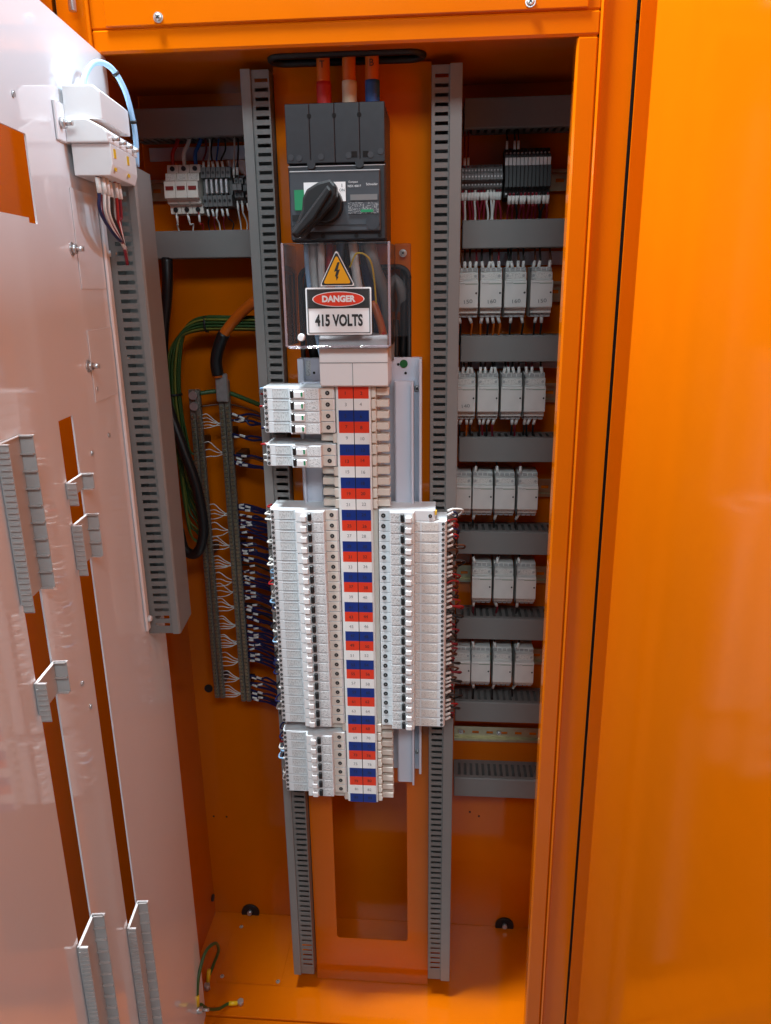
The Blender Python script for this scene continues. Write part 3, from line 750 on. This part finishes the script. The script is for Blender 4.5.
rprof = [(.240, .042), (.205, .042), (.203, .036), (.190, .030), (.188, .014), (.178, .012), (.177, -.020), (.188, -.023), (.190, -.034), (.240, -.036)]
rt = terminal_row('relay_row', 'row of narrow black relays with white number tags', .2352, 12, .0062, 1.595, 'relay_black', 'ink_light', rprof, 'relays', [(.033, .195), (.024, .1885), (-.029, .1885)])
for i in range(12): MB().box(.2356+i*.0062, .2408+i*.0062, .1865, .1872, 1.609, 1.6205).build('number_tag', 'sign_white', rt)
tw = thing('control_wires', 'dark red wires with white tags below the grey terminals and relays', 'wires', (.235, .2, 1.56))
for i in range(13):
    x = .1676+i*.0052
    ferruled(tw, (x, .204, 1.571), (rnd(-.1, .1), .1, -1), .012, .0019, random.choice(['wire_dark_red']*5+['wire_white']), [(x+rnd(-.003, .003), .212, 1.535), (x, .214, 1.515)])
for i in range(12):
    x = .2383+i*.0062
    if rnd(0, 1) < .85: ferruled(tw, (x, .186, 1.563), (rnd(-.1, .1), .3, -1), .013, .0019, random.choice(['wire_dark_red', 'wire_dark_red', 'wire_black']), [(x+rnd(-.003, .003), .205, 1.535), (x, .214, 1.515)])
tw2 = thing('control_wires', 'few dark wires with white tags dropping onto the black relays', 'wires', (.24, .2, 1.65))
for x in (.2383, .2507, .2569): ferruled(tw2, (x, .196, 1.634), (0, .1, 1), .013, .0013, 'wire_black', [(x, .21, 1.66), (x, .214, 1.675)])
for x in (.170, .176): ferruled(tw2, (x, .20, 1.612), (0, .1, 1), .012, .0013, 'wire_dark_red', [(x, .21, 1.65), (x, .214, 1.675)])

# left compartment devices
fu = thing('fuse_holder', 'cream three-pole fuse holder on the left rail', 'fuse holder', (-.305, .2405, 1.586))
fprof = [(.240, .039), (.200, .039), (.198, .026), (.188, .024), (.186, .012), (.176, .010), (.175, -.016), (.186, -.018), (.188, -.024), (.198, -.026), (.200, -.039), (.240, -.039)]
for i in range(3):
    x0 = -.3340+i*.0196
    md = MB().prism([(a, bb+1.586) for a, bb in fprof], 'x', x0, x0+.0190).build('fuse_module', 'plastic_warm', fu, bevel=.0008)
    MB().box(x0+.003, x0+.0165, .1738, .1748, 1.5825, 1.5885).build('fuse_window', 'fuse_red', md)
    MB().box(x0+.002, x0+.0165, .1851, .1857, 1.599, 1.6085).build('print_label', 'print_warm', md)
    for zz in (.0325, -.0325): MB().cyl((x0+.0095, .1985, 1.586+zz), (x0+.0095, .1965, 1.586+zz), .0040, 12).build('terminal_hole', 'black', md)
tl = terminal_row('terminal_row', 'row of grey fuse terminals with silver centre links beside the fuse holder', -.2735, 6, .0085, 1.588, 'terminal_grey', 'black', [(.240, .031), (.192, .031), (.190, .014), (.200, .012), (.200, -.012), (.190, -.014), (.192, -.031), (.240, -.031)], 'terminal blocks', [(.022, .190), (-.022, .190)])
for i in range(5): MB().cbox(-.2665+i*.0085, -.2615+i*.0085, .187, .199, 1.577, 1.600, .001).build('link', 'steel', tl)
terminal_row('terminal_row', 'small dark grey terminal pair right of the fuse terminals', -.2190, 2, .0080, 1.585, 'terminal_grey', 'black', tprof, 'terminal blocks', [(.012, .1955), (-.010, .1945)])
terminal_row('terminal_row', 'small black terminal pair nearest the left vertical duct', -.2010, 2, .0070, 1.583, 'relay_black', 'terminal_grey', tprof, 'terminal blocks', [(.012, .1955), (-.010, .1945)])
for x, c, nm in ((-.3245, 'wire_red', 'red'), (-.3050, 'wire_white', 'white'), (-.2850, 'wire_pale_blue', 'blue')):
    cc = {'wire_pale_blue': 'sleeve_blue'}.get(c, c)
    cable('fuse_wire', '%s wire dropping from the duct into the fuse holder' % nm, [(x, .205, 1.622), (x+.001, .203, 1.642), (x+.008, .21, 1.66), (x+.012, .214, 1.675)], .0034, cc, 8, 'wire')
lw = thing('control_wires', 'dark wires with white tags above the grey fuse terminals', 'wires', (-.245, .2, 1.62))
for x, c in ((-.2695, 'wire_dark_red'), (-.2610, 'wire_white'), (-.2525, 'wire_black'), (-.2440, 'sleeve_blue'), (-.2355, 'wire_black'), (-.2180, 'wire_white'), (-.2120, 'wire_black')):
    ferruled(lw, (x, .196, 1.616 if x < -.23 else 1.606), (rnd(-.2, .2), .05, 1), .012, .0015, c, [(x+rnd(-.006, .004), .21, 1.65), (x, .214, 1.675)])
lw2 = thing('control_wires', 'thin wires with white tags below the fuse holder and grey terminals', 'wires', (-.26, .2, 1.54))
for x, c, z in ((-.3245, 'wire_white', 1.545), (-.3045, 'wire_white', 1.545), (-.2850, 'wire_red', 1.545), (-.2695, 'wire_black', 1.554), (-.2610, 'wire_dark_red', 1.554), (-.2525, 'wire_white', 1.554), (-.2440, 'wire_dark_red', 1.554), (-.2355, 'wire_black', 1.554), (-.2160, 'wire_white', 1.562), (-.2080, 'wire_white', 1.562), (-.1990, 'wire_black', 1.562)):
    ferruled(lw2, (x, .200, z), (rnd(-.15, .25), .05, -1), .012, .0013, c, [(x+rnd(-.004, .008), .21, 1.53), (x, .214, 1.51)])

# ------------------------------------------------------------------ earth and neutral bars
def bar(x, z0, z1, label, n):
    t = thing('terminal_bar', label, 'terminal bar', (x, .25, z0))
    MB().cbox(x-.0105, x-.0008, .196, .206, z0, z1, .001).cbox(x+.0008, x+.0105, .196, .206, z0, z1, .001).build('bar_body', 'nickel', t)
    b = MB(); p = (z1-z0-.05)/n
    for i in range(n):
        for dx in (-.0056, .0056): b.cyl((x+dx, .1962, z0+.008+i*p), (x+dx, .1930, z0+.008+i*p), .0034, 8, .0028)
    b.build('clamp_screws', 'zinc', t, kind='stuff')
    for z in (z0+.03, (z0+z1)/2, z1-.10): MB().box(x-.008, x+.008, .2062, .2495, z-.006, z+.006).build('standoff', 'black', t)
    for z in (z1-.010, z1-.030): MB().cyl((x, .1958, z), (x, .188, z), .0085, 14, .0075).build('clamp_bolt', 'steel', t)
    return t
bar(-.3195, .606, 1.245, 'brass earth terminal bar, the farther left of the two bars', 74)
nb = bar(-.2640, .600, 1.262, 'brass neutral terminal bar under the orange cable lug', 76)
MB().cbox(-.2515, -.236, .205, .2495, 1.105, 1.125, .001).build('bracket', 'black', nb)
MB().cyl((-.243, .2048, 1.115), (-.243, .203, 1.115), .004, 10).build('bracket_bolt', 'nickel', nb)
# heavy cables
oc = thing('neutral_cable', 'thick orange cable with black sleeve bolted to the neutral bar', 'cable', (-.264, .2, 1.26))
op = smooth([(-.168, .150, 1.408), (-.196, .160, 1.394), (-.230, .178, 1.368), (-.256, .186, 1.338), (-.270, .188, 1.30), (-.269, .189, 1.268)], 8)
MB().tube(op, .0092, 14).build('jacket', 'cable_orange', oc)
MB().tube(op[22:40], .0108, 14).build('sleeve', 'cable_black', oc)
MB().cbox(-.2750, -.2530, .186, .1948, 1.224, 1.275, .002).build('lug', 'steel', oc)
cable('power_cable', 'thick black cable looping down behind the panel-mounted duct', [(-.345, .19, 1.475), (-.348, .185, 1.42), (-.3665, .19, 1.33), (-.368, .18, 1.24), (-.340, .165, 1.15), (-.318, .16, 1.075), (-.310, .16, 1.00), (-.318, .16, .955), (-.336, .165, .935), (-.356, .17, .945), (-.366, .18, .98)], .0095, 'cable_black', 14, k=8)
gy = thing('earth_wire_bundle', 'bundle of green and yellow earth wires curving down to the earth bar', 'wire bundle', (-.36, .2, 1.2))
for i in range(24):
    a = 2*math.pi*i/13; rr = .0115 if i < 13 else .006
    ox, oy = rr*math.cos(a), rr*math.sin(a)
    zt = 1.150-.0080*i+rnd(-.006, .006)
    pts = [(-.165, .185+oy, 1.362+ox), (-.23, .19+oy, 1.363+ox), (-.296, .195+oy, 1.362+ox), (-.333+ox*.6, .197+oy, 1.344+ox*.6), (-.352+ox, .199+oy, 1.300), (-.3585+ox, .2+oy, 1.24), (-.357+ox, .2+oy, max(1.19, zt+.03)), (-.352+ox*.8, .2+oy*.8, zt+.02), (-.338, .2, zt-.02), (-.331, .201, zt-.03)]
    MB().tube(smooth(pts, 6), .0021, 6).build('wire', ('green_yellow', 'green_yellow', 'yellow_green')[i % 3], gy)
for p, q in (((-.285, .195, 1.350), (-.285, .195, 1.374)), ((-.372, .2, 1.235), (-.345, .2, 1.237))):
    p, q = Vector(p), Vector(q); c = (p+q)/2
    d = Vector((1, 0, 0)) if abs(p.x-q.x) < .01 else Vector((0, 0, 1))
    MB().cyl(c-d*.002, c+d*.002, .0150, 14).build('cable_tie', 'rubber', gy)
cable('earth_wire', 'green and yellow link wire running from the earth bar behind the neutral bar', [(-.309, .2, 1.238), (-.285, .21, 1.240), (-.262, .213, 1.238), (-.215, .205, 1.222), (-.168, .18, 1.208)], .0042, 'green_yellow', 8, 'wire')
cable('brown_wire', 'thin brown wire running from the bar tops towards the breakers', [(-.309, .2, 1.214), (-.262, .212, 1.216), (-.21, .20, 1.205), (-.165, .17, 1.19)], .002, 'wire_brown', 6, 'wire')
# pale wires between the two bars
pw = thing('link_wires', 'fans of thin pale wires between the earth bar and the neutral bar', 'wires', (-.29, .2, .9))
for zc, n in ((1.185, 5), (1.13, 3), (1.010, 4), (.975, 3), (.945, 4), (.905, 5), (.870, 3), (.845, 3), (.815, 4), (.775, 5), (.735, 6), (.695, 4), (.655, 4), (.620, 5)):
    for i in range(n):
        z0 = zc+.014*(i-(n-1)/2)/max(1, n-1)*2+rnd(-.002, .002); z1 = zc-.006+rnd(-.003, .003)
        MB().tube(smooth([(-.309, .200, z0), (-.298, .197, z0+.002), (-.286, .199, (z0+z1)/2), (-.276, .207, z1), (-.262, .215, z1)], 4), .0009, 5).build('wire', 'wire_white', pw)
# blue neutral wires to the breakers
nw = thing('neutral_wires', 'dark blue neutral wires with white tags from the bar to the breakers', 'wires', (-.2, .2, .9))
groups = [(1.196, 1.225), (1.185, 1.215), (1.160, 1.20), (1.12, 1.165), (1.108, 1.16), (1.018, 1.06)]+[(1.025-.0148*i, 1.06-.0165*i) for i in range(29)]
for zs, ze in groups:
    if .665 < zs < .69: continue
    for r_i in range(random.choice((2, 2, 3))):
        z0 = zs+rnd(-.006, .006); z1 = z0+rnd(-.006, .004); a = rnd(-.004, .004); col = r_i % 2
        x0 = -.2505+.013*col+rnd(0, .003); y0 = .198-.006*col
        MB().cyl((x0, y0, z0), (x0+.0105, y0-.001, z0+a), .0024, 8).build('wire_tag', 'ferrule', nw)
        c = 'wire_blue' if rnd(0, 1) < .88 else random.choice(['wire_black', 'wire_brown'])
        MB().tube(smooth([(-.253, .200, z0), (x0+.0105, y0-.001, z0+a), (-.215, .188, z0-.002+rnd(-.004, .004)), (-.190, .172, (z0+z1)/2-.002), (-.168, .145, z1), (-.150, .10, z1+.003)], 5), .0023, 6).build('wire', c, nw)
# wire ends entering the left breakers
le = thing('breaker_tails', 'short blue white and red wire tails entering the left breakers', 'wires', (-.15, .03, .9))
for k in LB:
    z = ZP(k)
    for dz in (.0045, -.0045):
        if rnd(0, 1) < .72:
            c = random.choice(['wire_white', 'wire_blue', 'wire_white', 'wire_pale_blue', 'wire_red', 'wire_black']) if k > 6 else random.choice(['wire_white', 'wire_white', 'wire_pale_blue', 'wire_blue', 'wire_red'])
            yy = .018+rnd(-.004, .01); out = -.150-rnd(.001, .007)
            MB().cyl((-.1425, yy, z+dz), (-.1485, yy+.002, z+dz+rnd(-.002, .001)), .0021, 7).build('wire_tag', 'ferrule', le)
            MB().tube(smooth([(-.147, yy, z+dz), (out, yy+.004, z+dz-.001), (out-.002, yy+.022, z+dz-.004), (-.150, .065, z+dz-.004), (-.148, .10, z)], 4), .0016, 6).build('wire', c, le)
# looping wire ends on the right bank
re_ = thing('breaker_tails', 'dark wire loops with white tags along the right breaker bank', 'wires', (.155, .03, .9))
for k in RB_:
    z = ZP(k); n = 2 if k < 20 else 1
    for j, dz in enumerate((.0045, -.0045)):
        c = random.choice(['wire_black', 'wire_black', 'wire_brown', 'wire_dark_red', 'wire_red'])
        if k < 14: c = random.choice(['wire_blue', 'wire_red', 'wire_white'])
        yy = .014+rnd(0, .006); bulge = rnd(.160, .167) if rnd(0, 1) < .75 else rnd(.168, .178)
        p0 = Vector((.1475, yy, z+dz)); p1 = Vector((.1570, yy+.002, z+dz+.003+rnd(-.001, .002)))
        if j == 1 or k % 3: MB().cyl(p0, p1, .0022, 8).build('wire_tag', 'ferrule', re_)
        MB().tube(smooth([p0, p1, (bulge, yy+.008, z+dz), (bulge-.001, yy+.022, z+dz-.010), (.160, .045, z-.014), (.150, .058, z-.008)], 5), .0016, 6).build('wire', c, re_)

# ------------------------------------------------------------------ white hinged inner panel
HX, HY, ES = -.327, -.03, R(6)
def pl(off, u, z): return (off, -u, z)
esc = thing('inner_panel', 'glossy white hinged inner panel with cut-outs swung open on the left', 'inner panel', (HX, HY, 0), ES)
C1, C2 = (.427, .470), (.280, .323)
hol = [(C1[0], C1[1], .20, 1.2835), (C2[0], C2[1], .20, 1.281), (.327, .70, 1.496, 1.579), (.306, .327, 1.491, 1.579)]
MB().perf([0, .76], [.02, 1.727], hol, -.002, 0, lambda u, v, t: (t, -u, v)).build('sheet', 'panel_white', esc, True)
MB().box(-.018, -.0021, -.0015, 0, .02, 1.727).build('hinge_fold', 'panel_white', esc, True)
MB().box(-.018, -.0021, -.76, -.7585, .02, 1.727).build('edge_fold', 'panel_white', esc, True)
def stud(u, z, off=.0, L=.014):
    n = MB(); n.cyl(pl(off, u, z), pl(off+.0012, u, z), .008, 16); n.cyl(pl(off+.0013, u, z), pl(off+.0060, u, z), .0058, 6)
    o = n.build('stud_nut', 'steel', esc, True)
    MB().cyl(pl(off+.0061, u, z), pl(off+L, u, z), .0030, 10).build('stud_thread', 'steel', o, True)
for u, z in ((.215, 1.470), (.209, 1.331), (.085, 1.470), (.079, 1.329)): stud(u, z)
for u, z in ((.19, 1.30), (.235, 1.225), (.165, 1.235), (.325, 1.612), (.345, .93), (.36, .97)):
    MB().cyl(pl(.0002, u, z), pl(.0022, u, z), .0030, 10).build('rivet', 'steel', esc, True)
for zz in (1.62, .9, .2):
    MB().cyl((-.010, .004, zz), (-.010, .004, zz+.07), .0055, 12).build('hinge', 'steel', esc, True)
# clear flat tag pocket and welded strip by the duct
MB().cbox(.0004, .0050, -.106, -.090, .915, 1.535, .002).build('mounting_strip', 'panel_white', esc, True)
MB().cyl(pl(.0051, .098, .935), pl(.010, .098, .935), .0055, 14, .004).build('knob', 'white_glossy', esc, True)
for za, zb in ((1.284, 1.374), (1.424, 1.540)):
    MB().cbox(.0004, .0014, -.200, -.108, za, zb, .0003).build('blank_label', 'panel_white', esc, True)
# duct carried by the panel
ed = thing('wiring_duct', 'grey slotted vertical duct fixed to the back of the white inner panel', 'wiring duct', (HX, HY, .905), ES)
def eb(b, name, m): return b.build(name, m, ed, True)
z0, z1 = 0.0, .672
hol = [(.0125, .0345, .012+i*.0125, .0172+i*.0125) for i in range(52)]
eb(MB().perf([.0005, .044], [z0, z1], hol, -.0880, -.0865, lambda u, v, t: (u, t, v)), 'slotted_wall', 'duct')
eb(MB().box(.0005, .044, -.0140, -.0125, z0, z1), 'side_wall', 'duct')
eb(MB().box(.0005, .002, -.0864, -.0141, z0, z1), 'back_channel', 'duct')
lid_p = [(.0382, -.0898), (.0470, -.0898), (.0495, -.0870), (.0495, -.0140), (.0470, -.0112), (.0382, -.0112), (.0382, -.0122), (.0460, -.0122), (.0475, -.0145), (.0475, -.0865), (.0460, -.0885), (.0382, -.0885)]
eb(MB().prism(lid_p, 'z', z0-.001, z1+.001), 'lid', 'lid')
# pole fillers clipped in the cut-outs
def filler(col, ztop, n, label):
    c0, c1 = col
    t = thing('pole_filler', label, 'pole filler', (HX, HY, ztop-n*.018), ES)
    H = n*.018
    MB().box(.0010, .0024, -(c1+.006), -(c0-.001), 0, H).build('web', 'filler', t, True)
    MB().box(.0025, .016, -(c0+.0015), -(c0+.0002), .0, H).build('far_leg', 'filler', t, True)
    MB().box(.0025, .013, -(c1+.006), -(c1+.0048), -.008, H).build('near_leg', 'filler', t, True)
    e = MB(); e.box(.0010, .0042, -(c1+.006), -(c0-.001), H+.0002, H+.0012); e.box(.0043, .0135, -(c1+.0075), -(c1+.0045), H+.0002, H+.0012); e.box(.0043, .0170, -(c0+.0030), -(c0-.001), H+.0002, H+.0012)
    e.build('end_cap', 'white_glossy', t, True)
    for i in range(n+1):
        MB().box(.0026, .0155, -(c0+.0055), -(c0+.0016), i*.018, i*.018+.0012).build('rib', 'filler', t, True)
    for i in range(3*n+1):
        z = -.006+i*.006
        if z < H-.002: MB().box(.0030, .0125, -(c1+.0080), -(c1+.0061), z, z+.0009).build('rib', 'filler', t, True)
    return t
filler(C1, 1.284, 9, 'long ribbed white pole filler in the upper near cut-out, at the left picture edge')
filler(C2, 1.209, 1, 'single short white pole filler in the far cut-out')
filler(C2, 1.158, 3, 'three-way ribbed white pole filler in the far cut-out')
filler(C1, 1.034, 2, 'two-way white pole filler alone in the near cut-out')
filler(C1, .692, 24, 'long ribbed white pole filler at the foot of the near cut-out')
filler(C2, .570, 19, 'long ribbed white pole filler at the foot of the far cut-out')
# device box on the panel
bx = thing('surge_box', 'white plastic device box with yellow tabs mounted on the white panel', 'device box', (HX, HY, 1.54), ES)
def bb(b, name, m, par=bx, **k): return b.build(name, m, par, True, **k)
bb(MB().cbox(.0005, .004, -.222, -.055, .048, .090, .001), 'base_plate', 'panel_white')
bb(MB().prism([(.004, .074), (.030, .074), (.049, .064), (.052, .060), (.052, .049), (.004, .049)], 'y', -.200, -.080), 'upper_case', 'white_glossy', bevel=.0015)
bb(MB().prism([(.004, .110), (.040, .110), (.047, .104), (.047, .0742), (.004, .0742)], 'y', -.196, -.084), 'top_case', 'white_glossy', bevel=.0015)
bb(MB().prism([(.006, .0488), (.052, .0488), (.052, .026), (.048, .014), (.006, .014)], 'y', -.192, -.088), 'lower_case', 'white_glossy', bevel=.0012)
for i in range(4):
    u = .180-.0265*i
    bb(MB().cyl(pl(.0521, u, .0555), pl(.060, u, .0555), .0028, 10), 'lock_pin', 'steel')
    if i in (0, 2):
        bb(MB().box(.0521, .0532, -(u+.003), -(u-.003), .034, .044), 'yellow_tab', 'yellow')
        bb(MB().box(.0511, .0526, -(u+.003), -(u-.003), .0195, .0235), 'yellow_tab', 'yellow')
n = MB(); n.cyl(pl(.0041, .212, .067), pl(.010, .212, .067), .006, 6); n.cyl(pl(.010, .212, .067), pl(.018, .212, .067), .003, 8); bb(n, 'stud_nut', 'steel')
bc = thing('blue_cable', 'pale blue cable arching over the white device box', 'cable', (HX, HY, 1.64), ES)
MB().tube(smooth([pl(.012, .150, .004), pl(.016, .145, .030), pl(.024, .125, .050), pl(.036, .102, .050), pl(.046, .086, .028), pl(.050, .076, -.005), pl(.050, .072, -.030), pl(.048, .072, -.060)], 8), .0034, 12).build('jacket', 'wire_pale_blue', bc, True)
sp = smooth([pl(.012, .150, .004), pl(.016, .145, .030), pl(.024, .125, .050), pl(.036, .102, .050), pl(.046, .086, .028), pl(.050, .076, -.005), pl(.050, .072, -.030), pl(.048, .072, -.060)], 8)
for i in (26, 40): MB().tube(sp[i:i+2], .0044, 10).build('cable_tie', 'rubber', bc, True)
xw = thing('box_wires', 'tagged red white and blue wires leaving the white device box for the duct', 'wires', (HX, HY, 1.50), ES)
for i, (u, c) in enumerate(((.185, 'wire_blue'), (.178, 'wire_white'), (.171, 'wire_dark_red'), (.164, 'wire_white'), (.140, 'wire_black'), (.130, 'wire_red'), (.123, 'wire_white'), (.116, 'wire_dark_red'))):
    o_ = .030+.004*(i % 2)
    MB().cyl(pl(o_, u, .053), pl(o_+.001, u, .035), .0030, 8).build('wire_tag', 'ferrule', xw, True)
    MB().tube(smooth([pl(o_, u, .058), pl(o_, u, .034), pl(o_-.002, u-.004, .014), pl(.030, u*.5+.055, -.008+.002*i), pl(.027, .092, -.020-.002*i), pl(.025, .080, -.030-.003*i)], 6), .0021, 8).build('wire', c, xw, True)
# earth leads at the foot
e1 = thing('earth_lead', 'green earth lead looping from the white panel to the cabinet wall foot', 'earth lead', (-.35, .0, .05))
MB().tube(smooth([(-.322, -.075, .118), (-.322, -.055, .150), (-.318, -.020, .170), (-.312, .020, .150), (-.318, .050, .100), (-.334, .058, .055), (-.345, .045, .028)], 8), .0032, 8).build('wire', 'green_yellow', e1)
MB().tube([(-.322, -.078, .100), (-.322, -.074, .122)], .0045, 8).build('lug', 'yellow', e1)
MB().tube([(-.343, .052, .045), (-.345, .043, .022)], .0045, 8).build('lug', 'yellow', e1)
MB().cyl((-.3455, .038, .0076), (-.3455, .038, .020), .0065, 6).build('bolt', 'steel', e1)
e2 = thing('earth_lead', 'short straight earth lead lying along the cabinet sill', 'earth lead', (-.29, 0, .01))
MB().tube(smooth([(-.318, -.070, .095), (-.312, -.050, .060), (-.302, -.020, .026), (-.290, .0, .016), (-.274, .005, .0125)], 8), .0030, 8).build('wire', 'green_yellow', e2)
MB().tube([(-.289, .001, .0155), (-.272, .0055, .0125)], .0045, 8).build('lug', 'yellow', e2)
MB().cyl((-.266, .008, .0076), (-.266, .008, .0175), .0065, 6).build('bolt', 'steel', e2)
nbz = thing('panel_bolt', 'silver earth bolt at the foot of the white panel', 'bolt', (-.325, -.082, .10))
MB().cyl((-.333, -.082, .092), (-.312, -.079, .092), .0065, 6).cyl((-.312, -.079, .092), (-.300, -.078, .092), .003, 8).build('bolt_body', 'steel', nbz)
